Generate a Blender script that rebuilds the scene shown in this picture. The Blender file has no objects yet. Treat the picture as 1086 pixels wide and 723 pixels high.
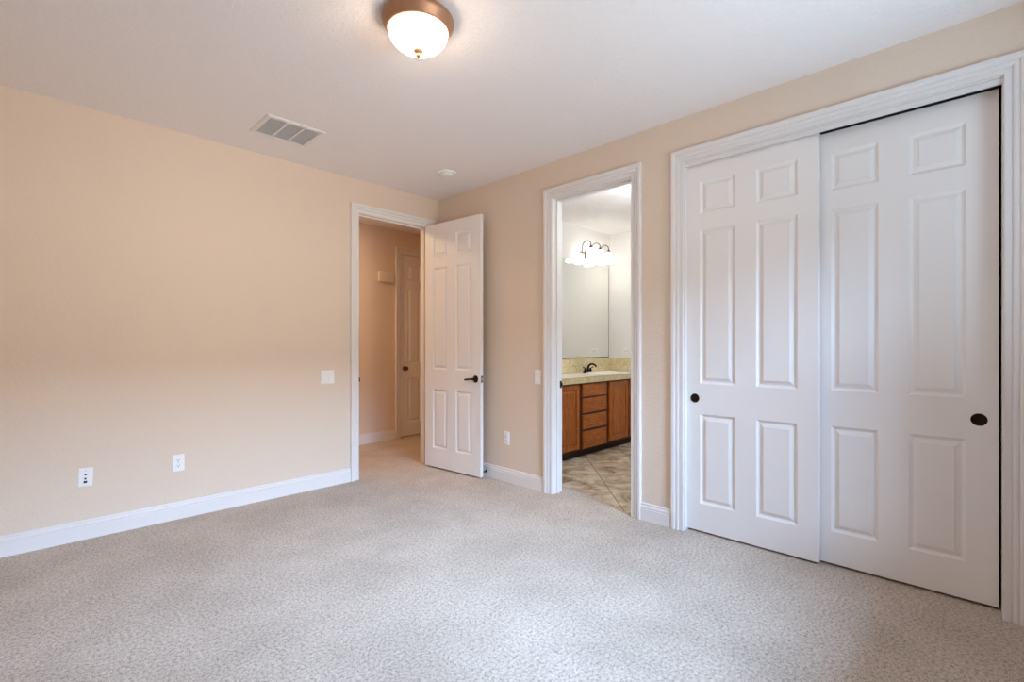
import bpy, bmesh, math, random
from mathutils import Vector, Matrix, Euler
from math import pi, sin, cos, radians
S = bpy.context.scene
COL = S.collection
random.seed(4)

# ------------------------------------------------------------------ camera
FPX, CXP, CYP, IW, IH = 511.0, 543.0, 365.8, 1086.0, 723.0
AZ = radians(44.09)
cam_d = bpy.data.cameras.new('camera')
cam_d.sensor_width = 36.0; cam_d.lens = FPX / IW * 36.0
cam_d.shift_y = (CYP - IH / 2) / IW
cam_d.clip_start = 0.02
cam = bpy.data.objects.new('camera', cam_d); COL.objects.link(cam)
cam.location = (0, 0, 1.231); cam.rotation_euler = (pi / 2, 0, AZ - pi / 2)
S.camera = cam

# ------------------------------------------------------------------ light
w = bpy.data.worlds.new('world'); S.world = w; w.use_nodes = True
w.node_tree.nodes['Background'].inputs[0].default_value = (0.62, 0.78, 1.0, 1)
w.node_tree.nodes['Background'].inputs[1].default_value = 0.5
def area(name, loc, rot, sx, sy, power, color, spread=180):
    l = bpy.data.lights.new(name, 'AREA'); l.shape = 'RECTANGLE'; l.size = sx; l.size_y = sy
    l.energy = power; l.color = color; l.spread = radians(spread)
    o = bpy.data.objects.new(name, l); COL.objects.link(o); o.location = loc; o.rotation_euler = rot
    return o
# daylight outside the window in the wall behind the camera: sky from above, bounce from the ground
area('sky_light', (2.1, -5.0, 3.75), (radians(62), 0, 0), 5.0, 1.5, 2750, (0.42, 0.645, 0.98))
area('ground_bounce_light', (1.5, -2.2, 0.2), (radians(115), 0, 0), 3.6, 1.6, 260, (0.55, 0.78, 1.0))
area('warm_fill_light', (2.1, -4.2, 1.2), (radians(90), 0, 0), 2.6, 2.2, 300, (1.0, 0.90, 0.79))  # warm fill added outside the window to brighten the far wall
# ceiling lamp further along the hallway; unseen fill light added to brighten the bathroom
area('hallway_light', (2.0, 4.85, 2.70), (0, 0, 0), 0.3, 0.3, 17, (1.0, 0.66, 0.36))
pl_ = bpy.data.lights.new('bathroom_fill_light', 'POINT'); pl_.energy = 17; pl_.color = (0.84, 0.92, 1.0); pl_.shadow_soft_size = 0.12
po_ = bpy.data.objects.new('bathroom_fill_light', pl_); COL.objects.link(po_); po_.location = (4.1, 2.15, 2.35)
S.view_settings.view_transform = 'Standard'; S.view_settings.look = 'None'
S.view_settings.gamma = 1.0; S.view_settings.use_curve_mapping = False
S.view_settings.exposure = 0.08
LAMP = 28.0; VANITY = 6.5
S.cycles.use_denoising = True
S.cycles.max_bounces = 12; S.cycles.diffuse_bounces = 8; S.cycles.transparent_max_bounces = 12

# ------------------------------------------------------------------ materials
def srgb(h):
    c = [int(h[i:i + 2], 16) / 255 for i in (0, 2, 4)]
    return tuple(x / 12.92 if x <= 0.04045 else ((x + 0.055) / 1.055) ** 2.4 for x in c) + (1,)
def mat(name, col, rough=0.5, metal=0.0, spec=0.5):
    m = bpy.data.materials.new(name); m.use_nodes = True
    b = m.node_tree.nodes['Principled BSDF']
    b.inputs['Base Color'].default_value = col if len(col) == 4 else tuple(col) + (1,)
    b.inputs['Roughness'].default_value = rough; b.inputs['Metallic'].default_value = metal
    b.inputs['Specular IOR Level'].default_value = spec
    return m
def N(m, t, **kw):
    n = m.node_tree.nodes.new(t)
    for k, v in kw.items():
        if k in n.inputs: n.inputs[k].default_value = v
        else: setattr(n, k, v)
    return n
def L(m, a, b): m.node_tree.links.new(a, b)
def bsdf(m): return m.node_tree.nodes['Principled BSDF']
def coords(m, scale=(1, 1, 1), rot=(0, 0, 0)):
    g = N(m, 'ShaderNodeTexCoord'); mp = N(m, 'ShaderNodeMapping')
    mp.inputs['Scale'].default_value = scale; mp.inputs['Rotation'].default_value = rot
    L(m, g.outputs['Object'], mp.inputs['Vector']); return mp.outputs['Vector']
def bump(m, h, strength, dist, prev=None):
    b = N(m, 'ShaderNodeBump'); b.inputs['Strength'].default_value = strength; b.inputs['Distance'].default_value = dist
    L(m, h, b.inputs['Height'])
    if prev: L(m, prev, b.inputs['Normal'])
    L(m, b.outputs['Normal'], bsdf(m).inputs['Normal']); return b.outputs['Normal']
def ramp(m, fac, stops):
    r = N(m, 'ShaderNodeValToRGB'); e = r.color_ramp.elements
    while len(e) < len(stops): e.new(0.5)
    for i, (p, c) in enumerate(stops): e[i].position = p; e[i].color = c
    L(m, fac, r.inputs['Fac']); return r.outputs['Color']

def wall_mat(name, hexc, bs=0.25):
    m = mat(name, srgb(hexc), 0.75, 0, 0.25)
    v = coords(m)
    n = N(m, 'ShaderNodeTexNoise', Scale=70.0, Detail=3.0, Roughness=0.55); L(m, v, n.inputs['Vector'])
    c = ramp(m, n.outputs['Fac'], [(0.42, (0, 0, 0, 1)), (0.62, (1, 1, 1, 1))])
    bump(m, c, bs, 0.004)
    return m
M_WALL = wall_mat('beige_wall_paint', 'E0CEBB', 0.22)
M_BWALL = wall_mat('cream_bathroom_paint', 'ECEAE6', 0.12)
M_CEIL = mat('white_textured_ceiling', srgb('F0EAE7'), 0.85, 0, 0.2)
v = coords(M_CEIL)
n = N(M_CEIL, 'ShaderNodeTexNoise', Scale=34.0, Detail=4.0, Roughness=0.6, Distortion=1.2); L(M_CEIL, v, n.inputs['Vector'])
bump(M_CEIL, ramp(M_CEIL, n.outputs['Fac'], [(0.47, (0, 0, 0, 1)), (0.56, (1, 1, 1, 1))]), 0.38, 0.005)
M_TRIM = mat('white_trim_paint', srgb('E3DEDA'), 0.38, 0, 0.4)
M_DOOR = mat('white_door_paint', srgb('EAE5E1'), 0.42, 0, 0.4)
v = coords(M_DOOR, (60, 60, 2.5))
n = N(M_DOOR, 'ShaderNodeTexNoise', Scale=6.0, Detail=3.0); L(M_DOOR, v, n.inputs['Vector'])
bump(M_DOOR, n.outputs['Fac'], 0.05, 0.002)
M_PLATE = mat('white_plastic', srgb('F0EEEC'), 0.35)
M_PLATE2 = mat('aged_white_plastic', srgb('E2D6C6'), 0.45)
M_DARKHOLE = mat('dark_recess', srgb('1A1715'), 0.6)
M_BRONZE = mat('dark_bronze', srgb('2B211B'), 0.32, 0.85)
M_RIM = mat('brushed_copper_bronze', srgb('A87C5E'), 0.45, 0.5)
M_NICKEL = mat('antique_nickel', srgb('6B5D50'), 0.35, 0.9)
M_STEEL = mat('steel_screw', srgb('B8B4AE'), 0.35, 0.9)
M_WHITEDUCT = mat('grey_vent_filter', srgb('B9B3AF'), 0.9)

# carpet: short twisted pile, speckled
M_CARPET = mat('beige_carpet', (0.6, 0.55, 0.5, 1), 0.97, 0, 0.05)
v = coords(M_CARPET)
n1 = N(M_CARPET, 'ShaderNodeTexNoise', Scale=270.0, Detail=3.0, Roughness=0.7, Distortion=0.25); L(M_CARPET, v, n1.inputs['Vector'])
n2 = N(M_CARPET, 'ShaderNodeTexNoise', Scale=75.0, Detail=2.0); L(M_CARPET, v, n2.inputs['Vector'])
n3 = N(M_CARPET, 'ShaderNodeTexNoise', Scale=2.3, Detail=4.0, Roughness=0.6); L(M_CARPET, v, n3.inputs['Vector'])
mx = N(M_CARPET, 'ShaderNodeMath', operation='MULTIPLY_ADD'); mx.inputs[1].default_value = 0.72
L(M_CARPET, n1.outputs['Fac'], mx.inputs[0])
m2 = N(M_CARPET, 'ShaderNodeMath', operation='MULTIPLY'); m2.inputs[1].default_value = 0.28; L(M_CARPET, n2.outputs['Fac'], m2.inputs[0])
L(M_CARPET, m2.outputs[0], mx.inputs[2])
cc = ramp(M_CARPET, mx.outputs[0], [(0.36, srgb('5C4B3F')), (0.435, srgb('AE9D8E')), (0.50, srgb('DDCEBE')), (0.64, srgb('F0E5D8'))])
wear = ramp(M_CARPET, n3.outputs['Fac'], [(0.35, (0.86, 0.85, 0.84, 1)), (0.6, (1, 1, 1, 1))])
mixc = N(M_CARPET, 'ShaderNodeMix', data_type='RGBA', blend_type='MULTIPLY'); mixc.inputs[0].default_value = 1.0
L(M_CARPET, cc, mixc.inputs[6]); L(M_CARPET, wear, mixc.inputs[7])
L(M_CARPET, mixc.outputs[2], bsdf(M_CARPET).inputs['Base Color'])
bump(M_CARPET, mx.outputs[0], 0.75, 0.012)

# cherry wood
def wood(name, axis):
    m = mat(name, srgb('8A4320'), 0.32, 0, 0.5)
    sc = (26, 26, 2.2) if axis == 'z' else (2.2, 26, 26)
    v = coords(m, sc)
    n = N(m, 'ShaderNodeTexNoise', Scale=3.0, Detail=5.0, Roughness=0.6, Distortion=1.6); L(m, v, n.inputs['Vector'])
    L(m, ramp(m, n.outputs['Fac'], [(0.3, srgb('83420F')), (0.5, srgb('AE5E1E')), (0.7, srgb('CC8038'))]), bsdf(m).inputs['Base Color'])
    return m
M_WOOD = wood('cherry_wood_upright_grain', 'z'); M_WOODH = wood('cherry_wood_level_grain', 'x')
M_WOODD = mat('dark_cherry_frame', srgb('4E1E0C'), 0.4)
M_TOE = mat('dark_toe_kick', srgb('2E140A'), 0.6)

# stone floor tile laid at 45 degrees
def tile_nodes(m, v, sz, grout_w, c1, c2, c3, cg, cloud=5.0):
    br = N(m, 'ShaderNodeTexBrick'); br.offset = 0.0; br.squash = 1.0
    br.inputs['Scale'].default_value = 1.0
    br.inputs['Brick Width'].default_value = sz[0]; br.inputs['Row Height'].default_value = sz[1]
    br.inputs['Mortar Size'].default_value = grout_w; br.inputs['Mortar Smooth'].default_value = 0.3
    br.inputs['Color1'].default_value = (1, 1, 1, 1); br.inputs['Color2'].default_value = (0.82, 0.82, 0.82, 1)
    br.inputs['Mortar'].default_value = (0, 0, 0, 1)
    L(m, v, br.inputs['Vector'])
    n = N(m, 'ShaderNodeTexNoise', Scale=cloud, Detail=6.0, Roughness=0.65, Distortion=1.4); L(m, v, n.inputs['Vector'])
    col = ramp(m, n.outputs['Fac'], [(0.34, c1), (0.48, c2), (0.62, c3)])
    mu = N(m, 'ShaderNodeMix', data_type='RGBA', blend_type='MULTIPLY'); mu.inputs[0].default_value = 0.8
    L(m, col, mu.inputs[6]); L(m, br.outputs['Color'], mu.inputs[7])
    mi = N(m, 'ShaderNodeMix', data_type='RGBA'); L(m, br.outputs['Fac'], mi.inputs[0])
    L(m, mu.outputs[2], mi.inputs[6]); mi.inputs[7].default_value = cg
    L(m, mi.outputs[2], bsdf(m).inputs['Base Color'])
    inv = N(m, 'ShaderNodeMath', operation='SUBTRACT'); inv.inputs[0].default_value = 1.0; L(m, br.outputs['Fac'], inv.inputs[1])
    bump(m, inv.outputs[0], 0.4, 0.003)
M_FTILE = mat('brown_stone_floor_tile', (0.4, 0.33, 0.24, 1), 0.35)
mp = N(M_FTILE, 'ShaderNodeMapping'); g = N(M_FTILE, 'ShaderNodeTexCoord')
mp.inputs['Location'].default_value = (0.0, 0.86, 0); mp.inputs['Rotation'].default_value = (0, 0, radians(-44.5))
L(M_FTILE, g.outputs['Object'], mp.inputs['Vector'])
tile_nodes(M_FTILE, mp.outputs['Vector'], (0.46, 0.46), 0.004, srgb('80664A'), srgb('D2C2A6'), srgb('F4EEE0'), srgb('7A664C'), 3.6)
M_STILE = mat('tan_splash_tile', (0.5, 0.4, 0.2, 1), 0.3)
g = N(M_STILE, 'ShaderNodeTexCoord'); sp = N(M_STILE, 'ShaderNodeSeparateXYZ'); cb = N(M_STILE, 'ShaderNodeCombineXYZ'); ad = N(M_STILE, 'ShaderNodeMath', operation='ADD')
L(M_STILE, g.outputs['Object'], sp.inputs[0]); L(M_STILE, sp.outputs[0], ad.inputs[0]); L(M_STILE, sp.outputs[1], ad.inputs[1])
L(M_STILE, ad.outputs[0], cb.inputs[0]); L(M_STILE, sp.outputs[2], cb.inputs[1])
tile_nodes(M_STILE, cb.outputs[0], (0.15, 0.0875), 0.002, srgb('DEC896'), srgb('EBDAAE'), srgb('F2E7C8'), srgb('C8B690'), 10.0)
M_CTOP = mat('cream_counter_top', srgb('F2EEE2'), 0.25)
M_SINK = mat('white_porcelain', srgb('F4F0E8'), 0.12)
M_MIRROR = mat('mirror_silver', (0.90, 0.92, 0.89, 1), 0.015, 1.0)

def emis(name, col, strength):
    m = bpy.data.materials.new(name); m.use_nodes = True
    b = bsdf(m); b.inputs['Base Color'].default_value = (0.9, 0.85, 0.75, 1); b.inputs['Roughness'].default_value = 0.3
    b.inputs['Emission Color'].default_value = tuple(col) + (1,); b.inputs['Emission Strength'].default_value = strength
    return m
M_DOME = emis('glowing_frosted_glass', (1.0, 0.76, 0.55), LAMP)
M_SHADE = emis('glowing_white_glass', (1.0, 0.97, 0.93), VANITY)
M_GLASS = bpy.data.materials.new('window_glass'); M_GLASS.use_nodes = True
nt = M_GLASS.node_tree; nt.nodes.remove(nt.nodes['Principled BSDF'])
tr = nt.nodes.new('ShaderNodeBsdfTransparent'); gl = nt.nodes.new('ShaderNodeBsdfGlossy'); gl.inputs['Roughness'].default_value = 0.0
mxs = nt.nodes.new('ShaderNodeMixShader'); mxs.inputs[0].default_value = 0.07
nt.links.new(tr.outputs[0], mxs.inputs[1]); nt.links.new(gl.outputs[0], mxs.inputs[2])
nt.links.new(mxs.outputs[0], nt.nodes['Material Output'].inputs[0])

# ------------------------------------------------------------------ mesh helpers
def tag(o, label=None, cat=None, group=None, kind=None):
    if label: o['label'] = label
    if cat: o['category'] = cat
    if group: o['group'] = group
    if kind: o['kind'] = kind
    return o
def obj(name, bm, m, parent=None, smooth=False, M=None):
    bmesh.ops.remove_doubles(bm, verts=bm.verts, dist=1e-6)
    bmesh.ops.recalc_face_normals(bm, faces=bm.faces)
    if M is not None: bm.transform(M)
    me = bpy.data.meshes.new(name); bm.to_mesh(me); bm.free()
    ms = m if isinstance(m, (list, tuple)) else [m]
    for k in ms: me.materials.append(k)
    if smooth:
        for p in me.polygons: p.use_smooth = True
        if smooth != 'all': me.set_sharp_from_angle(angle=radians(smooth if smooth is not True else 40))
    o = bpy.data.objects.new(name, me); COL.objects.link(o)
    if parent is not None: o.parent = parent; o.matrix_parent_inverse = Matrix()
    return o
def empty(name, loc=(0, 0, 0), rz=0):
    o = bpy.data.objects.new(name, None); COL.objects.link(o); o.location = loc; o.rotation_euler = (0, 0, rz)
    o.empty_display_size = 0.05
    return o
def nb(): return bmesh.new()
def box(bm, x0, x1, y0, y1, z0, z1, bev=0, mi=0):
    vs = [bm.verts.new(p) for p in ((x0, y0, z0), (x1, y0, z0), (x1, y1, z0), (x0, y1, z0), (x0, y0, z1), (x1, y0, z1), (x1, y1, z1), (x0, y1, z1))]
    fs = [bm.faces.new([vs[i] for i in q]) for q in ((3, 2, 1, 0), (4, 5, 6, 7), (0, 1, 5, 4), (1, 2, 6, 5), (2, 3, 7, 6), (3, 0, 4, 7))]
    for f in fs: f.material_index = mi
    if bev:
        es = set(e for f in fs for e in f.edges)
        bmesh.ops.bevel(bm, geom=list(es), offset=bev, segments=2, profile=0.6, affect='EDGES')
def lathe(bm, prof, n=32, M=None):
    """prof: (r, z) list, about local z"""
    rings = []
    for r, z in prof:
        if r < 1e-6: rings.append([bm.verts.new((0, 0, z))])
        else: rings.append([bm.verts.new((r * cos(2 * pi * k / n), r * sin(2 * pi * k / n), z)) for k in range(n)])
    nv = [v for r in rings for v in r]
    for a, b in zip(rings, rings[1:]):
        for k in range(n):
            k2 = (k + 1) % n
            if len(a) == 1 and len(b) == 1: continue
            if len(a) == 1: bm.faces.new([a[0], b[k], b[k2]])
            elif len(b) == 1: bm.faces.new([a[k], b[0], a[k2]])
            else: bm.faces.new([a[k], b[k], b[k2], a[k2]])
    if M is not None: bmesh.ops.transform(bm, matrix=M, verts=nv)
def tube(bm, pts, radii, n=12, flat=1.0):
    pts = [Vector(p) for p in pts]
    if not isinstance(radii, (list, tuple)): radii = [radii] * len(pts)
    rings = []; prev = None
    for i, p in enumerate(pts):
        t = (pts[min(i + 1, len(pts) - 1)] - pts[max(i - 1, 0)]).normalized()
        if prev is None:
            a = Vector((0, 0, 1)) if abs(t.z) < 0.9 else Vector((1, 0, 0))
            u = t.cross(a).normalized()
        else: u = (prev - t * prev.dot(t)).normalized()
        prev = u; vv = t.cross(u)
        rings.append([bm.verts.new(p + (u * cos(2 * pi * k / n) + vv * flat * sin(2 * pi * k / n)) * radii[i]) for k in range(n)])
    for a, b in zip(rings, rings[1:]):
        for k in range(n): bm.faces.new([a[k], a[(k + 1) % n], b[(k + 1) % n], b[k]])
    bm.faces.new(rings[0][::-1]); bm.faces.new(rings[-1])
def prism(bm, prof, axis_fn, s0, s1):
    """sweep a closed (a,b) profile from s0 to s1; axis_fn(a,b,s)->point"""
    A = [bm.verts.new(axis_fn(a, b, s0)) for a, b in prof]; B = [bm.verts.new(axis_fn(a, b, s1)) for a, b in prof]
    n = len(prof)
    for k in range(n): bm.faces.new([A[k], A[(k + 1) % n], B[(k + 1) % n], B[k]])
    bm.faces.new(A[::-1]); bm.faces.new(B)
AXZ = Matrix.Rotation(pi / 2, 4, 'Y')    # local z -> +x
def onwall(side, s, z, off=0.0):
    """frame on a wall: local x runs along the wall, local y up, local z out of the wall into the room"""
    if side == 'left':   # plane y = YW, out is -y
        return Matrix(((1, 0, 0, s), (0, 0, -1, YW - off), (0, 1, 0, z), (0, 0, 0, 1)))
    if side == 'right':  # plane x = XW, out is -x ; along = -y
        return Matrix(((0, 0, -1, XW - off), (-1, 0, 0, s), (0, 1, 0, z), (0, 0, 0, 1)))
    if side == 'bath_side':
        return Matrix(((0, 0, -1, BX1 - off), (-1, 0, 0, s), (0, 1, 0, z), (0, 0, 0, 1)))

# ------------------------------------------------------------------ the setting
XW, YW, HC = 3.09, 4.08, 2.743
X0, Y0 = -0.75, -0.75
WT = 0.12
XB, YH = XW + WT, YW + WT          # bathroom / hallway side of the two walls
HY1 = 5.50                          # far hallway wall
HX0, HX1 = 0.9, 5.0
BY0, BY1, BX1 = 1.68, 3.65, 5.70    # bathroom
OPZ = 2.438
JT = 0.018
# openings (finished)
HD = (2.195, 2.957)                 # hallway door, x
BD = (1.800, 2.525)                 # bathroom door, y
CD = (-0.076, 1.402)                # closet, y

def grid_wall(bm, axis, c0, c1, s0, s1, opens, ztop=HC):
    """wall between c0..c1 (thickness), along s0..s1, with openings [(a,b,z0,z1)]"""
    opens = sorted(opens); cur = s0
    def bx(a, b, z0, z1):
        if b - a < 1e-4 or z1 - z0 < 1e-4: return
        if axis == 'x': box(bm, a, b, c0, c1, z0, z1)
        else: box(bm, c0, c1, a, b, z0, z1)
    for a, b, z0, z1 in opens:
        bx(cur, a, 0, ztop); bx(a, b, 0, z0); bx(a, b, z1, ztop); cur = b
    bx(cur, s1, 0, ztop)
def struct(name, bm, m, label, cat, **k):
    return tag(obj(name, bm, m, **k), label, cat, kind='structure')

bm = nb(); grid_wall(bm, 'x', YW, YH, X0 - WT, XW + WT, [(HD[0] - JT, HD[1] + JT, 0, OPZ + JT)])
struct('wall_left', bm, M_WALL, 'long plain beige painted wall on the left, up to the hallway doorway', 'wall')
bm = nb(); grid_wall(bm, 'y', XW, XB, Y0 - WT, YW, [(BD[0] - JT, BD[1] + JT, 0, OPZ + JT), (CD[0] - JT, CD[1] + JT, 0, OPZ + JT)])
bm.normal_update()
for f in bm.faces:
    if f.normal.x > 0.9 and f.calc_center_median().y > BY0 and f.calc_center_median().y < BY1: f.material_index = 1
struct('wall_right', bm, [M_WALL, M_BWALL], 'beige painted wall holding the bathroom doorway and the closet', 'wall')
bm = nb(); grid_wall(bm, 'x', Y0 - WT, Y0, X0 - WT, XW, [(0.75, 2.55, 0.90, 2.20)])
struct('wall_rear', bm, M_WALL, 'beige painted wall with the window, behind the viewer', 'wall')
bm = nb(); grid_wall(bm, 'y', X0 - WT, X0, Y0, YW, [])
struct('wall_side', bm, M_WALL, 'plain beige painted wall behind the viewer to the left', 'wall')
# hallway shell
bm = nb(); grid_wall(bm, 'x', HY1, HY1 + WT, HX0, HX1, [(3.56 - JT, 4.33 + JT, 0, OPZ + JT)])
struct('wall_hallway', bm, M_WALL, 'beige hallway wall beyond the open doorway', 'wall')
bm = nb(); box(bm, HX0 - WT, HX0, YH, HY1 + WT, 0, HC); box(bm, HX1, HX1 + WT, YH - 0.3, HY1 + WT, 0, HC)
box(bm, XB, HX1, YH - 0.12, YH, 0, HC)
struct('wall_hallway_end', bm, M_WALL, 'beige end walls of the hallway', 'wall')
bm = nb(); box(bm, 3.5, 4.4, HY1 + 0.125, HY1 + 0.145, 0, HC)
struct('wall_beyond', bm, M_WALL, 'wall closing the space behind the hallway door', 'wall')
# bathroom shell
bm = nb(); box(bm, XB, BX1 + WT, BY1, BY1 + WT, 0, HC)
struct('wall_bathroom_back', bm, M_BWALL, 'cream bathroom wall above the mirror and sink', 'wall')
bm = nb(); box(bm, BX1, BX1 + WT, BY0 - WT, BY1, 0, HC)
struct('wall_bathroom_side', bm, M_BWALL, 'cream bathroom wall at the right end of the counter', 'wall')
bm = nb(); box(bm, XB, BX1, BY0 - 0.06, BY0, 0, HC)
struct('wall_bathroom_front', bm, M_BWALL, 'cream bathroom wall facing the mirror', 'wall')
# closet shell
bm = nb(); box(bm, 3.85, 3.9, -0.4, 1.62, 0, HC); box(bm, XB, 3.85, 1.57, 1.62, 0, HC); box(bm, XB, 3.85, -0.4, -0.35, 0, HC)
struct('wall_closet', bm, M_WALL, 'inner walls of the closet behind the sliding doors', 'wall')

# floors
bm = nb(); box(bm, X0 - WT, XW, Y0 - WT, YW, -0.05, 0); 
box(bm, HX0 - WT, HX1 + WT, YH, HY1 + WT + 0.03, -0.05, 0)
box(bm, HD[0] - JT, HD[1] + JT, YW, YH, -0.05, 0)
box(bm, XW, 3.9, -0.4, 1.62, -0.05, 0)
cp = [(XW, 1.783), (3.094, 1.80), (3.125, 1.86), (3.165, 1.935), (3.205, 2.02), (3.24, 2.13), (3.268, 2.25), (3.292, 2.38), (3.315, 2.50), (3.33, 2.60), (3.34, 2.66), (XB + .0005, 2.66), (XB + .0005, 2.557), (XW, 2.557)]
prism(bm, cp, lambda a, b, s: (a, b, s), -0.02, 0.0)
struct('floor', bm, M_CARPET, 'beige speckled wall-to-wall carpet covering bedroom and hallway', 'carpet')
bm = nb(); box(bm, XW, BX1 + WT, BY0 - .06, BY1 + WT, -0.05, -0.006)
struct('bathroom_floor', bm, M_FTILE, 'brown stone tiles laid diagonally on the bathroom floor', 'tile floor')
# ceilings
bm = nb(); box(bm, X0 - WT, XW + WT, Y0 - WT, YW + WT, HC, HC + 0.1)
struct('ceiling', bm, M_CEIL, 'white knockdown-textured bedroom ceiling', 'ceiling')
bm = nb(); box(bm, HX0 - WT, HX1 + WT, YH, HY1 + WT + .03, HC, HC + 0.1)
struct('hallway_ceiling', bm, M_CEIL, 'ceiling of the hallway beyond the open door', 'ceiling')
bm = nb(); box(bm, XB, BX1 + WT, -0.45, YH, HC, HC + 0.1)
struct('bathroom_ceiling', bm, M_CEIL, 'white textured ceiling of the bathroom', 'ceiling')

# baseboards: profile (out, z)
BASE = [(0, 0), (0.016, 0), (0.016, 0.080), (0.0125, 0.0825), (0.0125, 0.0865), (0.0155, 0.089), (0.0145, 0.097), (0.0115, 0.102), (0.0085, 0.105), (0.0085, 0.109), (0.0105, 0.111), (0.009, 0.118), (0.005, 0.122), (0, 0.122)]
CW = 0.080
def baseboard(name, fn, runs, label):
    bm = nb()
    for s0, s1 in runs: prism(bm, BASE, fn, s0, s1)
    return struct(name, bm, M_TRIM, label, 'baseboard')
baseboard('baseboard_left', lambda a, b, s: (s, YW - a, b), [(X0, HD[0] - CW - 0.006)], 'white moulded baseboard along the long left wall')
baseboard('baseboard_right', lambda a, b, s: (XW - a, s, b), [(BD[1] + CW + 0.006, YW), (CD[1] + CW + 0.008, BD[0] - CW - 0.006), (Y0, CD[0] - CW - 0.008)], 'white moulded baseboard pieces either side of the bathroom doorway')
baseboard('baseboard_hallway', lambda a, b, s: (s, HY1 - a, b), [(HX0, 3.473), (4.415, HX1)], 'white baseboard on the far hallway wall')
baseboard('baseboard_rear', lambda a, b, s: (s, Y0 + a, b), [(X0, XW)], 'white baseboard behind the viewer under the window')
baseboard('baseboard_side', lambda a, b, s: (X0 + a, s, b), [(Y0, YW)], 'white baseboard behind the viewer to the left')
baseboard('baseboard_bathroom', lambda a, b, s: (XB + a, s, b), [(BD[1] + 0.1, 3.1)], 'white baseboard inside the bathroom')

# door casings: profile (across from inner edge, out from wall)
CAS = [(0, 0), (0, 0.009), (0.002, 0.011), (0.026, 0.011), (0.028, 0.0085), (0.031, 0.0085), (0.034, 0.0145), (0.040, 0.017), (0.051, 0.0175), (0.054, 0.0145),
       (0.057, 0.0145), (0.061, 0.020), (0.068, 0.0235), (0.087, 0.024), (0.091, 0.021), (0.092, 0.017), (0.092, 0)]
def casing(bm, fn, a, b, ztop, rv=0.005, z0=0.0, w=0.87):
    """three mitred sides around opening a..b ; fn(s, z, out)->point"""
    a -= rv; b += rv; zt = ztop + rv
    path = [lambda t: (a - t, z0), lambda t: (a - t, zt + t), lambda t: (b + t, zt + t), lambda t: (b + t, z0)]
    rings = []
    for p in path:
        r = []
        for t, d in CAS:
            s, z = p(t * w); r.append(bm.verts.new(fn(s, z, d)))
        rings.append(r)
    n = len(CAS)
    for A, B in zip(rings, rings[1:]):
        for k in range(n): bm.faces.new([A[k], A[(k + 1) % n], B[(k + 1) % n], B[k]])
    bm.faces.new(rings[0][::-1]); bm.faces.new(rings[-1])
def jamb(bm, fn, a, b, ztop, depth, stop=None):
    """liner boards; fn(s, depth, z)->point; stop=(d0,d1)"""
    def bx(s0, s1, d0, d1, z0, z1):
        p = [fn(s, d, z) for s in (s0, s1) for d in (d0, d1) for z in (z0, z1)]
        box(bm, min(q[0] for q in p), max(q[0] for q in p), min(q[1] for q in p), max(q[1] for q in p), z0, z1)
    bx(a - JT, a, 0, depth, 0, ztop + JT); bx(b, b + JT, 0, depth, 0, ztop + JT); bx(a, b, 0, depth, ztop, ztop + JT)
    if stop:
        st = 0.011
        bx(a, a + st, stop[0], stop[1], 0, ztop); bx(b - st, b, stop[0], stop[1], 0, ztop); bx(a + st, b - st, stop[0], stop[1], ztop - st, ztop)
# hallway doorway
bm = nb(); casing(bm, lambda s, z, d: (s, YW - d, z), HD[0], HD[1], OPZ)
casing(bm, lambda s, z, d: (s, YH + d, z), HD[0], HD[1], OPZ)
jamb(bm, lambda s, d, z: (s, YW + d, z), HD[0], HD[1], OPZ, WT, (0.040, 0.075))
t1 = struct('trim_1', bm, M_TRIM, 'white casing around the open hallway doorway', 'door trim')
# bathroom doorway
bm = nb(); casing(bm, lambda s, z, d: (XW - d, s, z), BD[0], BD[1], OPZ)
casing(bm, lambda s, z, d: (XB + d, s, z), BD[0], BD[1], OPZ)
jamb(bm, lambda s, d, z: (XW + d, s, z), BD[0], BD[1], OPZ, WT, (0.045, 0.080))
t2 = struct('trim_2', bm, M_TRIM, 'white casing around the narrow bathroom doorway', 'door trim')
# closet opening
bm = nb(); casing(bm, lambda s, z, d: (XW - d, s, z), CD[0], CD[1], OPZ)
jamb(bm, lambda s, d, z: (XW + d, s, z), CD[0], CD[1], OPZ, WT)
t3 = struct('trim_3', bm, M_TRIM, 'wide white casing around the sliding closet doors', 'door trim')
bm = nb(); box(bm, XW + 0.012, XW + 0.030, CD[0], CD[1], 2.413, OPZ, 0.0015)
obj('track_fascia', bm, M_TRIM, t3)
bm = nb()
for xx in (3.150, 3.192): box(bm, xx - 0.014, xx + 0.014, CD[0], CD[1], 2.428, OPZ)
obj('door_track', bm, M_DARKHOLE, t3)
# strike plates
bm = nb(); box(bm, HD[0], HD[0] + 0.0015, YW + 0.003, YW + 0.034, 0.885, 0.945); box(bm, HD[0] - 0.0005, HD[0] + 0.004, YW - 0.014, YW + 0.004, 0.898, 0.932, 0.001)
obj('strike_plate', bm, M_BRONZE, t1)
bm = nb(); box(bm, XB - 0.036, XB - 0.004, BD[1] - 0.002, BD[1], 0.870, 0.930); box(bm, XB - 0.006, XB + 0.006, BD[1] - 0.004, BD[1], 0.888, 0.912, 0.001)
obj('strike_plate', bm, M_BRONZE, t2)
# hallway closet door casing
bm = nb(); casing(bm, lambda s, z, d: (s, HY1 - d, z), 3.56, 4.33, OPZ)
jamb(bm, lambda s, d, z: (s, HY1 + d, z), 3.56, 4.33, OPZ, WT)
struct('trim_4', bm, M_TRIM, 'white casing around the closed door in the hallway', 'door trim')

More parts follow.
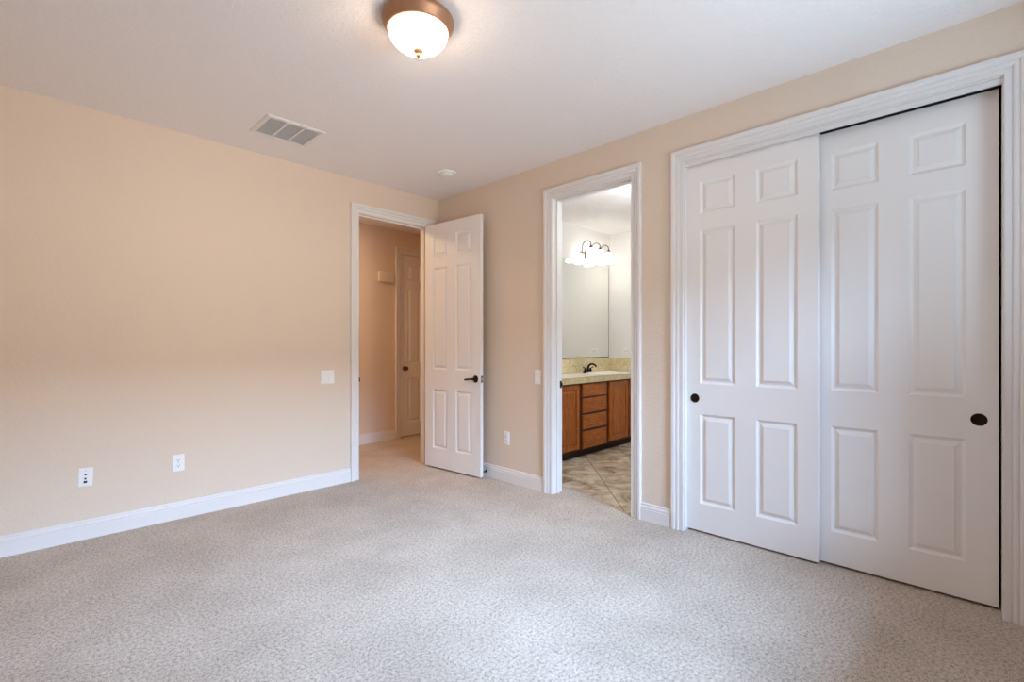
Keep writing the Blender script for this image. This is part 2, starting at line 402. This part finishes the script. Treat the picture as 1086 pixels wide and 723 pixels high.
# ------------------------------------------------------------------ six panel doors
def panel_door(W, H, T, panels):
    """local x = width, z = up, y = thickness 0..T ; front face at y=0 (facing -y)"""
    bm = nb()
    us = sorted(set([0, W] + [p[0] for p in panels] + [p[1] for p in panels]))
    vs = sorted(set([0, H] + [p[2] for p in panels] + [p[3] for p in panels]))
    PR = [(0, 0), (0.003, 0.003), (0.009, 0.0085), (0.015, 0.0118), (0.0185, 0.0120), (0.037, 0.0045), (0.0385, 0.0045), (0.0395, 0.0012), (0.041, 0.0008)]
    for side in (0, 1):
        def P(u, v, d): return (u, d if side == 0 else T - d, v)
        for i in range(len(us) - 1):
            for j in range(len(vs) - 1):
                a, b, c, e = us[i], us[i + 1], vs[j], vs[j + 1]
                hole = any(abs(a - p[0]) < 1e-5 and abs(b - p[1]) < 1e-5 and abs(c - p[2]) < 1e-5 and abs(e - p[3]) < 1e-5 for p in panels)
                if not hole:
                    bm.faces.new([bm.verts.new(P(*q, 0)) for q in ((a, c), (b, c), (b, e), (a, e))]); continue
                prev = None
                for t, d in PR:
                    r = [bm.verts.new(P(*q, d)) for q in ((a + t, c + t), (b - t, c + t), (b - t, e - t), (a + t, e - t))]
                    if prev:
                        for k in range(4): bm.faces.new([prev[k], prev[(k + 1) % 4], r[(k + 1) % 4], r[k]])
                    prev = r
                bm.faces.new(prev)
    # edges
    for i in range(len(us) - 1):
        for v in (0, H): bm.faces.new([bm.verts.new(q) for q in ((us[i], 0, v), (us[i + 1], 0, v), (us[i + 1], T, v), (us[i], T, v))])
    for j in range(len(vs) - 1):
        for u in (0, W): bm.faces.new([bm.verts.new(q) for q in ((u, 0, vs[j]), (u, 0, vs[j + 1]), (u, T, vs[j + 1]), (u, T, vs[j]))])
    return bm
PZ = [(0.178, 0.766), (0.964, 1.970), (2.079, 2.290)]    # heights above the door's own bottom edge
def panels_for(W, st, pw, dz=0.0):
    return [(a, a + pw, z0 + dz, z1 + dz) for a in (st, W - st - pw) for z0, z1 in PZ]

def pull(parent, x, y, z):
    """round flush pull set in a closet door, facing -x"""
    M = Matrix.Translation((x, y, z)) @ Matrix.Rotation(-pi / 2, 4, 'Y')
    bm = nb(); lathe(bm, [(0.0295, -0.004), (0.0295, 0.0015), (0.028, 0.003), (0.0255, 0.003), (0.0235, 0.001)], 32)
    a = obj('pull', bm, M_BRONZE, parent, smooth=40, M=M)
    bm = nb(); lathe(bm, [(0.0240, 0.0012), (0.020, 0.0006), (0.0, 0.0004)], 32)
    obj('pull_cup', bm, M_BRONZE, a, smooth='all', M=M)
    return a
RZ = Matrix(((0, 1, 0, 0), (-1, 0, 0, 0), (0, 0, 1, 0), (0, 0, 0, 1)))   # local x -> -y, local y -> +x
# left closet leaf (front track): y 1.42 .. 0.644
bm = panel_door(0.778, 2.412, 0.034, panels_for(0.778, 0.106, 0.222))
d2 = struct('door_2', bm, M_DOOR, 'left white six-panel sliding closet door, nearer the bathroom', 'closet door', M=Matrix.Translation((3.131, 1.4205, 0.013)) @ RZ)
pull(d2, 3.131, 1.348, 0.881)
# right closet leaf (rear track)
bm = panel_door(0.7685, 2.406, 0.034, panels_for(0.765, 0.108, 0.2125, 0.0))
d3 = struct('door_3', bm, M_DOOR, 'right white six-panel sliding closet door, set further back', 'closet door', M=Matrix.Translation((3.173, 0.7015, 0.014)) @ RZ)
pull(d3, 3.173, -0.001, 0.878)

# open bedroom door: hinge near (2.905,4.045), swings into the room to (2.972,3.276)
hp, fp = Vector((2.908, 4.046, 0)), Vector((2.975, 3.284, 0))
dv = (fp - hp).normalized(); W1 = (fp - hp).length
nv = Vector((-dv.y, dv.x, 0))     # thickness direction (towards +x)
MD = Matrix(((dv.x, nv.x, 0, hp.x), (dv.y, nv.y, 0, hp.y), (0, 0, 1, 0.016), (0, 0, 0, 1)))
bm = panel_door(W1, 2.42, 0.035, panels_for(W1, 0.115, 0.208, 0.01))
d1 = struct('door_1', bm, M_DOOR, 'white six-panel bedroom door standing open with a dark lever', 'door', M=MD)
def lever(parent, MB, side):
    """side -1: front (local -y), +1 back"""
    u, z, yb = W1 - 0.062, 0.900, (0.0 if side < 0 else 0.035)
    R = MB @ Matrix.Translation((u, yb, z)) @ Matrix.Rotation(radians(90 if side < 0 else -90), 4, 'X')
    bm = nb(); lathe(bm, [(0.0, -0.0005), (0.033, -0.0005), (0.033, 0.004), (0.029, 0.009), (0.016, 0.012), (0.0115, 0.016), (0.011, 0.042), (0.009, 0.046), (0, 0.047)], 28)
    h = obj('rosette', bm, M_BRONZE, parent, smooth=40, M=R)
    bm = nb(); sy = -0.040 if side < 0 else 0.040
    pts = [(u + 0.010, yb + sy, z), (u - 0.015, yb + sy * 1.02, z + 0.001), (u - 0.045, yb + sy * 1.08, z + 0.0), (u - 0.075, yb + sy * 1.10, z - 0.004), (u - 0.100, yb + sy * 1.06, z - 0.006), (u - 0.108, yb + sy, z - 0.006)]
    tube(bm, pts, [0.009, 0.0105, 0.0085, 0.0095, 0.0085, 0.004], 12)
    obj('lever', bm, M_BRONZE, h, smooth=50, M=MB)
    return h
lever(d1, MD, -1); lever(d1, MD, 1)
bm = nb(); box(bm, W1 - 0.0005, W1 + 0.0015, 0.005, 0.030, 0.868, 0.932, 0.0005); box(bm, W1, W1 + 0.010, 0.011, 0.024, 0.892, 0.908, 0.002)
obj('latch_plate', bm, M_STEEL, d1, M=MD)
bm = nb(); box(bm, W1 + 0.001, W1 + 0.0025, 0.010, 0.025, 0.872, 0.888, 0.0005); box(bm, W1 + 0.001, W1 + 0.0025, 0.010, 0.025, 0.912, 0.928, 0.0005)
obj('latch_screw', bm, M_BRONZE, d1, M=MD)
for zz in (0.20, 1.20, 2.22):
    bm = nb(); lathe(bm, [(0, -0.05), (0.006, -0.05), (0.006, 0.05), (0, 0.05)], 12, Matrix.Translation((-0.009, 0.040, zz)))
    box(bm, -0.0022, 0.0, 0.004, 0.038, zz - 0.05, zz + 0.05)
    obj('hinge', bm, M_BRONZE, d1, smooth=40, M=MD)

# closed hallway door
bm = panel_door(0.764, 2.424, 0.035, panels_for(0.764, 0.118, 0.205, 0.01))
d4 = struct('door_4', bm, M_DOOR, 'closed white six-panel door in the hallway with a round knob', 'door', M=Matrix.Translation((3.563, HY1 + 0.018, 0.012)))
bm = nb(); lathe(bm, [(0, 0), (0.032, 0), (0.032, 0.004), (0.026, 0.008), (0.012, 0.011), (0.011, 0.030), (0.022, 0.036), (0.028, 0.046), (0.027, 0.056), (0.018, 0.063), (0, 0.065)], 28)
obj('door_knob', bm, M_NICKEL, d4, smooth=50, M=Matrix.Translation((3.628, HY1 + 0.0178, 0.918)) @ Matrix.Rotation(pi / 2, 4, 'X'))

# door stop on the baseboard behind the open door
M = Matrix.Translation((XW - 0.0162, 3.312, 0.052)) @ Matrix.Rotation(-pi / 2, 4, 'Y')
bm = nb(); lathe(bm, [(0, 0), (0.013, 0), (0.013, 0.003), (0.007, 0.006), (0.006, 0.010), (0.006, 0.058)], 16)
ds = obj('door_stop', bm, M_BRONZE, None, smooth=40, M=M)
tag(ds, 'small dark door stop screwed to the baseboard behind the open door', 'door stop')
bm = nb(); lathe(bm, [(0.006, 0.056), (0.010, 0.057), (0.010, 0.068), (0.008, 0.070), (0, 0.070)], 16)
obj('rubber_tip', bm, M_DARKHOLE, ds, smooth=40, M=M)

# ------------------------------------------------------------------ window behind the viewer (source of the daylight)
bm = nb(); wx0, wx1, wz0, wz1 = 0.75, 2.55, 0.90, 2.20
def wbox(a, b, c, d, y0=Y0 - 0.09, y1=Y0 - 0.03): box(bm, a, b, y0, y1, c, d)
wbox(wx0, wx1, wz0, wz0 + 0.05); wbox(wx0, wx1, wz1 - 0.05, wz1); wbox(wx0, wx0 + 0.05, wz0 + 0.05, wz1 - 0.05); wbox(wx1 - 0.05, wx1, wz0 + 0.05, wz1 - 0.05)
wbox(1.625, 1.675, wz0 + 0.05, wz1 - 0.05)
wn = struct('window_1', bm, M_TRIM, 'white framed slider window behind the viewer', 'window')
bm = nb(); box(bm, wx0 + 0.05, 1.625, Y0 - 0.062, Y0 - 0.058, wz0 + 0.05, wz1 - 0.05); box(bm, 1.675, wx1 - 0.05, Y0 - 0.062, Y0 - 0.058, wz0 + 0.05, wz1 - 0.05)
obj('pane', bm, M_GLASS, wn)
bm = nb(); box(bm, wx0 - 0.03, wx1 + 0.03, Y0 + 0.0005, Y0 + 0.05, wz0 - 0.028, wz0 - 0.001, 0.004)
obj('window_sill', bm, M_TRIM, wn)

# ------------------------------------------------------------------ ceiling light
LX, LY = 1.297, 1.859
cl = tag(empty('ceiling_light', (LX, LY, HC)), 'lit frosted dome ceiling light with a copper bronze rim', 'ceiling light')
bm = nb(); lathe(bm, [(0, 0.0), (0.148, 0.0), (0.151, -0.006), (0.160, -0.012), (0.1640, -0.020), (0.1645, -0.028), (0.161, -0.037), (0.155, -0.046), (0.150, -0.058), (0.146, -0.066), (0.141, -0.070), (0.136, -0.070), (0.134, -0.062), (0, -0.056)], 64)
obj('rim', bm, M_RIM, cl, smooth=50)
bm = nb(); prof = []
for k in range(17):
    a = k / 16 * pi / 2; prof.append((0.1350 * cos(a) ** 0.85 if k < 16 else 0.0, -0.064 - 0.090 * sin(a)))
lathe(bm, prof, 64); obj('glass_dome', bm, M_DOME, cl, smooth='all')
bm = nb(); lathe(bm, [(0, -0.1480), (0.015, -0.1490), (0.0225, -0.152), (0.0225, -0.157), (0.017, -0.163), (0.010, -0.168), (0.0095, -0.171), (0.012, -0.174), (0.011, -0.180), (0.006, -0.186), (0, -0.189)], 24)
obj('finial', bm, M_RIM, cl, smooth=50)

# ------------------------------------------------------------------ ceiling vent
vx0, vx1, vy0, vy1 = 1.150, 1.540, 3.335, 3.690
vent = tag(empty('ceiling_vent', ((vx0 + vx1) / 2, (vy0 + vy1) / 2, HC)), 'white rectangular ceiling vent grille in three louvred sections', 'vent')
hx, hy = (vx1 - vx0) / 2, (vy1 - vy0) / 2; fw = 0.030
bm = nb()
FR = [(0, 0), (0, -0.004), (0.004, -0.008), (fw - 0.004, -0.011), (fw, -0.009), (fw, 0)]
rr = []
for sx, sy in ((-1, -1), (1, -1), (1, 1), (-1, 1)):
    rr.append([bm.verts.new((sx * (hx - t), sy * (hy - t), z)) for t, z in FR])
for k in range(4):
    A, B = rr[k], rr[(k + 1) % 4]
    for j in range(len(FR)): bm.faces.new([A[j], A[(j + 1) % len(FR)], B[(j + 1) % len(FR)], B[j]])
obj('frame', bm, M_TRIM, vent)
bm = nb(); box(bm, -hx + fw - .002, hx - fw + .002, -hy + fw - .002, hy - fw + .002, -0.0015, -0.0005)
obj('filter', bm, M_WHITEDUCT, vent)
sw = (2 * hx - 2 * fw) / 3
for k in (1, 2):
    bm = nb(); x = -hx + fw + sw * k; box(bm, x - 0.006, x + 0.006, -hy + fw, hy - fw, -0.010, -0.001); obj('divider', bm, M_TRIM, vent)
for k in range(3):
    xa = -hx + fw + sw * k + 0.006; xb = xa + sw - 0.012
    nsl = 20
    bm = nb()
    for j in range(nsl):
        y = -hy + fw + (j + 0.5) * (2 * hy - 2 * fw) / nsl
        M = Matrix.Translation(((xa + xb) / 2, y, -0.0055)) @ Matrix.Rotation(radians(38), 4, 'X')
        n0 = len(bm.verts); box(bm, -(xb - xa) / 2, (xb - xa) / 2, -0.0045, 0.0045, -0.0005, 0.0005)
        bm.verts.ensure_lookup_table(); bmesh.ops.transform(bm, matrix=M, verts=bm.verts[n0:])
    obj('louvre_bank', bm, M_PLATE, vent)

# ------------------------------------------------------------------ smoke detector
sd = tag(empty('smoke_detector', (2.640, 3.352, HC)), 'round white smoke detector on the ceiling near the corner', 'smoke detector')
bm = nb(); lathe(bm, [(0, 0), (0.080, 0), (0.080, -0.006), (0.076, -0.011), (0.062, -0.013), (0.060, -0.011), (0, -0.011)], 40); obj('mounting_base', bm, M_PLATE, sd, smooth=35)
bm = nb(); lathe(bm, [(0.054, -0.011), (0.054, -0.014), (0.048, -0.016), (0.048, -0.020), (0.055, -0.022), (0.052, -0.028), (0.042, -0.033), (0.020, -0.035), (0, -0.035)], 40); obj('cover', bm, M_PLATE, sd, smooth=35)
bm = nb(); lathe(bm, [(0, -0.034), (0.006, -0.034), (0.006, -0.037), (0, -0.0375)], 16, Matrix.Translation((0.022, -0.01, 0))); obj('test_button', bm, M_PLATE2, sd)

# ------------------------------------------------------------------ wall plates
def plate_mesh(w, h):
    bm = nb(); rr = []
    for t, z in ((0, 0), (0, 0.0025), (0.004, 0.0055), (0.006, 0.006)):
        rr.append([bm.verts.new((sx * (w / 2 - t), sy * (h / 2 - t), z)) for sx, sy in ((-1, -1), (1, -1), (1, 1), (-1, 1))])
    for A, B in zip(rr, rr[1:]):
        for k in range(4): bm.faces.new([A[k], A[(k + 1) % 4], B[(k + 1) % 4], B[k]])
    bm.faces.new(rr[-1]); bm.faces.new(rr[0][::-1]); return bm
def root_plate(name, MW, label, cat):
    o = empty(name); o.matrix_world = MW; o.matrix_basis = MW; return tag(o, label, cat)
def rocker(name, MW, gangs, label):
    r = root_plate(name, MW, label, 'light switch')
    obj('cover_plate', plate_mesh(0.0725 + 0.046 * (gangs - 1), 0.118), M_PLATE, r)
    for g_ in range(gangs):
        x = (g_ - (gangs - 1) / 2) * 0.046
        bm = nb(); box(bm, x - 0.0175, x + 0.0175, -0.034, 0.034, 0.0055, 0.0068)
        f = obj('rocker_frame', bm, M_PLATE2, r)
        bm = nb(); A = [(x - 0.0155, -0.032), (x + 0.0155, -0.032), (x + 0.0155, 0.032), (x - 0.0155, 0.032)]
        lo = [bm.verts.new((a, b, 0.006)) for a, b in A]; hi = [bm.verts.new((a * 1, b, 0.0115 if b < 0 else 0.0075)) for a, b in A]
        for k in range(4): bm.faces.new([lo[k], lo[(k + 1) % 4], hi[(k + 1) % 4], hi[k]])
        bm.faces.new(hi); obj('rocker', bm, M_PLATE, f)
    return r
def outlet(name, MW, label):
    r = root_plate(name, MW, label, 'outlet')
    obj('cover_plate', plate_mesh(0.0725, 0.118), M_PLATE, r)
    for zc in (-0.0195, 0.0195):
        bm = nb(); rg = []
        for z, s in ((0.0055, 1.0), (0.0078, 1.0), (0.0083, 0.95)):
            ring = []
            for k in range(24):
                a = 2 * pi * k / 24; ring.append(bm.verts.new((0.0172 * s * cos(a), zc + max(-0.0135, min(0.0135, 0.0172 * sin(a))) * s, z)))
            rg.append(ring)
        for A, B in zip(rg, rg[1:]):
            for k in range(24): bm.faces.new([A[k], A[(k + 1) % 24], B[(k + 1) % 24], B[k]])
        bm.faces.new(rg[-1]); f = obj('receptacle', bm, M_PLATE, r)
        bm = nb(); box(bm, -0.0078, -0.0052, zc - 0.001, zc + 0.008, 0.008, 0.0087); box(bm, 0.0052, 0.0078, zc, zc + 0.0075, 0.008, 0.0087)
        lathe(bm, [(0, 0.008), (0.0028, 0.008), (0.0028, 0.0087), (0, 0.0087)], 12, Matrix.Translation((0, zc - 0.007, 0)))
        obj('slot', bm, M_DARKHOLE, f)
    bm = nb(); lathe(bm, [(0, 0.006), (0.003, 0.006), (0.0028, 0.0072), (0, 0.0075)], 12); obj('screw', bm, M_STEEL, r)
    return r
rocker('light_switch', onwall('left', 1.899, 0.953), 2, 'double rocker light switch left of the hallway doorway')
rocker('light_switch', onwall('right', 2.686, 0.957), 1, 'single rocker light switch beside the bathroom doorway')
outlet('wall_outlet', onwall('left', 0.808, 0.395), 'white electrical outlet low on the long left wall')
outlet('wall_outlet', onwall('right', 3.060, 0.392), 'white electrical outlet between the open door and the bathroom doorway')
cj = root_plate('cable_jack', onwall('left', 0.313, 0.391) @ Matrix.Rotation(radians(-2), 4, 'Z'), 'white cable and phone jack plate, leftmost on the left wall', 'wall jack')
obj('cover_plate', plate_mesh(0.0725, 0.118), M_PLATE, cj)
for yy in (0.018, -0.008):
    bm = nb(); lathe(bm, [(0, 0.006), (0.0065, 0.006), (0.0065, 0.0085), (0.0045, 0.0085), (0.0045, 0.015), (0.003, 0.0155), (0, 0.0155)], 12, Matrix.Translation((0, yy, 0)))
    obj('coaxial_connector', bm, M_NICKEL, cj, smooth=40)
bm = nb(); box(bm, -0.0085, 0.0085, -0.036, -0.022, 0.0055, 0.0068, 0.0003); obj('phone_socket', bm, M_DARKHOLE, cj)
bm = nb(); lathe(bm, [(0, 0.006), (0.003, 0.006), (0.0028, 0.0072), (0, 0.0075)], 12, Matrix.Translation((0, 0.042, 0))); obj('screw', bm, M_STEEL, cj)

# door chime in the hallway
ch = tag(empty('door_chime', (3.324, HY1, 2.112)), 'small white chime box high on the hallway wall', 'door chime')
bm = nb(); box(bm, -0.100, 0.100, -0.012, 0, -0.062, 0.062); obj('base', bm, M_PLATE2, ch)
bm = nb(); box(bm, -0.104, 0.104, -0.042, -0.010, -0.066, 0.066, 0.006); obj('cover', bm, M_PLATE2, ch, smooth=40)

# ------------------------------------------------------------------ bathroom: vanity
VF = 3.135      # face of the cabinet frame
van = tag(empty('vanity_cabinet', (4.4, BY1, 0)), 'reddish brown wooden bathroom vanity cabinet with doors and drawers', 'cabinet')
def vo(name, bm, m, parent=van, **k):
    return obj(name, bm, m, parent, M=Matrix.Translation((-4.4, -BY1, 0)), **k) if parent is van else obj(name, bm, m, parent, **k)
VX0, VX1 = XB + 0.003, BX1 - 0.001
bm = nb(); box(bm, VX0, 4.78, VF, BY1 - 0.001, 0.075, 0.815); box(bm, 5.34, VX1, VF, BY1 - 0.001, 0.075, 0.815); box(bm, 4.78, 5.34, VF, VF + 0.02, 0.075, 0.815); box(bm, 4.78, 5.34, BY1 - 0.02, BY1 - 0.001, 0.075, 0.815); box(bm, 4.78, 5.34, VF + 0.02, BY1 - 0.02, 0.075, 0.095); vo('body', bm, M_WOODD)
bm = nb(); box(bm, VX0, VX1, VF + 0.055, BY1 - 0.01, -0.005, 0.075); vo('toe_kick', bm, M_TOE)
def cab_front(name, x0, x1, z0, z1, m, raised=True, knob=None):
    bm = nb(); d0 = VF - 0.0005; T = 0.019
    prof = [(0, 0), (0, T - 0.006), (0.005, T - 0.001), (0.009, T)]
    if raised: prof += [(0.052, T), (0.055, T - 0.010), (0.064, T - 0.011), (0.084, T - 0.002), (0.086, T)]
    rr = []
    for t, d in prof: rr.append([bm.verts.new((sx, d0 - d, sz)) for sx, sz in ((x0 + t, z0 + t), (x1 - t, z0 + t), (x1 - t, z1 - t), (x0 + t, z1 - t))])
    for A, B in zip(rr, rr[1:]):
        for k in range(4): bm.faces.new([A[k], A[(k + 1) % 4], B[(k + 1) % 4], B[k]])
    bm.faces.new(rr[-1]); bm.faces.new(rr[0][::-1])
    return vo(name, bm, m)
cab_front('door', 3.330, 3.800, 0.100, 0.800, M_WOOD)
cab_front('door', 3.835, 4.275, 0.100, 0.800, M_WOOD)
for z0, z1 in ((0.660, 0.800), (0.482, 0.640), (0.304, 0.458), (0.092, 0.276)):
    dr = cab_front('drawer', 4.335, 4.810, z0, z1, M_WOODH, False)
    if z0 < 0.1:
        bm = nb(); lathe(bm, [(0, 0), (0.004, 0), (0.004, 0.002), (0, 0.003)], 10, Matrix.Translation((4.572 - 4.4, VF - 0.019 - BY1, 0.235)) @ Matrix.Rotation(pi / 2, 4, 'X'))
        obj('screw_cap', bm, M_STEEL, dr)
cab_front('door', 4.868, 5.290, 0.100, 0.800, M_WOOD)
cab_front('door', 5.325, 5.680, 0.100, 0.800, M_WOOD)

# countertop with an oval sink hole
ct = tag(empty('countertop', (4.4, BY1, 0)), 'cream bathroom countertop with a beige tiled front edge', 'countertop')
CF = 3.095
bm = nb(); SXc, SYc, SA, SB = 5.06, 3.34, 0.215, 0.165
ns = 48; inner = []; outer = []
x0c, x1c, y0c, y1c = VX0, VX1, CF + 0.002, BY1 - 0.001
for k in range(ns):
    a = 2 * pi * k / ns
    inner.append((SXc + SA * cos(a), SYc + SB * sin(a)))
bx0, bx1, by0, by1 = SXc - 0.26, SXc + 0.26, y0c, y1c
def edgept(a):
    c, s_ = cos(a), sin(a)
    t = min(((bx1 - SXc) / c if c > 1e-9 else ((bx0 - SXc) / c if c < -1e-9 else 9e9)), ((by1 - SYc) / s_ if s_ > 1e-9 else ((by0 - SYc) / s_ if s_ < -1e-9 else 9e9)))
    return (SXc + t * c, SYc + t * s_)
angs = [2 * pi * k / ns for k in range(ns)]
iv = [bm.verts.new((*p, 0.884)) for p in inner]; ov = [bm.verts.new((*edgept(a), 0.884)) for a in angs]
iv2 = [bm.verts.new((*p, 0.855)) for p in inner]
for k in range(ns):
    k2 = (k + 1) % ns
    bm.faces.new([iv[k], ov[k], ov[k2], iv[k2]]); bm.faces.new([iv2[k], iv[k], iv[k2], iv2[k2]])
for cx_, cy_ in ((bx0, by0), (bx1, by0), (bx1, by1), (bx0, by1)):   # fill the clipped corners
    a0 = math.atan2(cy_ - SYc, cx_ - SXc) % (2 * pi); k = int(a0 / (2 * pi) * ns)
    bm.faces.new([ov[k], bm.verts.new((cx_, cy_, 0.884)), ov[(k + 1) % ns]])
for a, b in ((x0c, bx0), (bx1, x1c)):
    bm.faces.new([bm.verts.new(q) for q in ((a, y0c, 0.884), (b, y0c, 0.884), (b, y1c, 0.884), (a, y1c, 0.884))])
obj('top', bm, M_CTOP, ct, M=Matrix.Translation((-4.4, -BY1, 0)))
bm = nb(); box(bm, VX0, VX1, CF - 0.008, CF + 0.004, 0.816, 0.8845, 0.003)
obj('tiled_edge', bm, M_STILE, ct, M=Matrix.Translation((-4.4, -BY1, 0)))
bm = nb(); box(bm, VX0, VX1, CF + 0.004, VF + 0.001, 0.8165, 0.835)
obj('underside', bm, M_STILE, ct, M=Matrix.Translation((-4.4, -BY1, 0)))
# backsplash
bm = nb(); box(bm, VX0, VX1, BY1 - 0.012, BY1 - 0.0005, 0.886, 1.062, 0.002); box(bm, VX1 - 0.0115, VX1, CF, BY1 - 0.0125, 0.886, 1.062, 0.002)
tag(obj('backsplash', bm, M_STILE), 'tan tiled backsplash running along the wall behind the sink', 'backsplash')
# sink
bm = nb(); lathe(bm, [(1.14, 0.0), (1.13, 0.010), (1.08, 0.015), (1.0, 0.010), (0.95, -0.01), (0.88, -0.06), (0.70, -0.11), (0.35, -0.135), (0.10, -0.138), (0, -0.138)], 56)
sk = obj('sink_basin', bm, M_SINK, None, smooth='all', M=Matrix.Translation((SXc, SYc, 0.8842)) @ Matrix.Diagonal((SA, SB, 1, 1)))
tag(sk, 'white oval drop-in sink set in the bathroom countertop', 'sink')
bm = nb(); lathe(bm, [(0, 0.001), (0.022, 0.001), (0.022, 0.003), (0.016, 0.003), (0.014, 0.001)], 20, Matrix.Translation((SXc, SYc, 0.8842 - 0.138)))
obj('drain', bm, M_BRONZE, sk)
# faucet
fx, fy, fz = 5.06, 3.560, 0.885
fa = tag(empty('faucet', (fx, fy, fz)), 'dark bronze two-handle faucet behind the bathroom sink', 'faucet')
bm = nb(); box(bm, -0.080, 0.080, -0.024, 0.024, 0, 0.014, 0.005); obj('base_plate', bm, M_BRONZE, fa, smooth=40)
bm = nb(); tube(bm, [(0, 0, 0.012), (0, 0, 0.05), (0, -0.012, 0.085), (0, -0.045, 0.108), (0, -0.085, 0.106), (0, -0.118, 0.088), (0, -0.125, 0.072)], [0.019, 0.015, 0.0135, 0.0125, 0.0115, 0.011, 0.0115], 14); obj('spout', bm, M_BRONZE, fa, smooth=60)
for sx in (-1, 1):
    bm = nb(); lathe(bm, [(0, 0.012), (0.020, 0.012), (0.018, 0.028), (0.012, 0.040), (0.013, 0.050), (0.009, 0.058), (0, 0.060)], 18, Matrix.Translation((sx * 0.056, 0, 0)))
    tube(bm, [(sx * 0.056, 0, 0.052), (sx * 0.080, -0.002, 0.060), (sx * 0.108, -0.004, 0.066)], [0.006, 0.0065, 0.0075], 10)
    obj('handle', bm, M_BRONZE, fa, smooth=50)

# mirror
bm = nb(); box(bm, VX0 + 0.01, 5.664, BY1 - 0.007, BY1 - 0.001, 1.072, 2.298)
mr = tag(obj('wall_mirror', bm, M_MIRROR), 'large frameless mirror on the wall over the bathroom counter', 'mirror')
bm = nb(); box(bm, VX0 + 0.01, 5.664, BY1 - 0.011, BY1 - 0.0005, 1.0625, 1.0725); obj('bottom_channel', bm, M_TOE, mr)
bm = nb(); box(bm, 5.6642, 5.668, BY1 - 0.009, BY1 - 0.0005, 1.072, 2.298); obj('side_channel', bm, M_NICKEL, mr)

# vanity light with three bell shades
VLX, VLZ = 5.22, 2.385
vl = tag(empty('vanity_light', (VLX, BY1, VLZ)), 'lit three-shade wall light with curved bronze arms above the mirror', 'wall light')
bm = nb(); box(bm, -0.11, 0.11, -0.022, -0.0005, -0.045, 0.055, 0.008); obj('backplate', bm, M_NICKEL, vl, smooth=40)
bm = nb(); tube(bm, [(-0.24, -0.035, 0.02), (0.24, -0.035, 0.02)], 0.008, 10); obj('crossbar', bm, M_NICKEL, vl, smooth=50)
for sx in (-0.20, 0.0, 0.20):
    bm = nb(); pts = []
    for k in range(15):
        a = pi * k / 14
        pts.append((sx, -0.100 + 0.065 * cos(a), 0.10 + 0.060 * sin(a)))
    pts = [(sx, -0.035, 0.02), (sx, -0.034, 0.06)] + pts + [(sx, -0.165, 0.085)]
    tube(bm, pts, 0.0055, 10); am = obj('arm', bm, M_NICKEL, vl, smooth=60)
    bm = nb(); lathe(bm, [(0, 0.098), (0.010, 0.096), (0.014, 0.085), (0.024, 0.066), (0.032, 0.058), (0, 0.058)], 20, Matrix.Translation((sx, -0.165, 0)))
    obj('shade_cup', bm, M_NICKEL, am, smooth=50)
    bm = nb(); lathe(bm, [(0.024, 0.062), (0.034, 0.052), (0.046, 0.030), (0.053, 0.0), (0.056, -0.035), (0.060, -0.062), (0.066, -0.078), (0.063, -0.078), (0.056, -0.060), (0.051, -0.030), (0.046, 0.002), (0.036, 0.032), (0.022, 0.056)], 28, Matrix.Translation((sx, -0.165, 0)))
    obj('glass_shade', bm, M_SHADE, vl, smooth='all')

# outlet on the bathroom side wall
outlet('wall_outlet', onwall('bath_side', 3.385, 1.150) @ Matrix.Rotation(pi / 2, 4, 'Z'), 'white outlet plate on the bathroom wall above the backsplash')
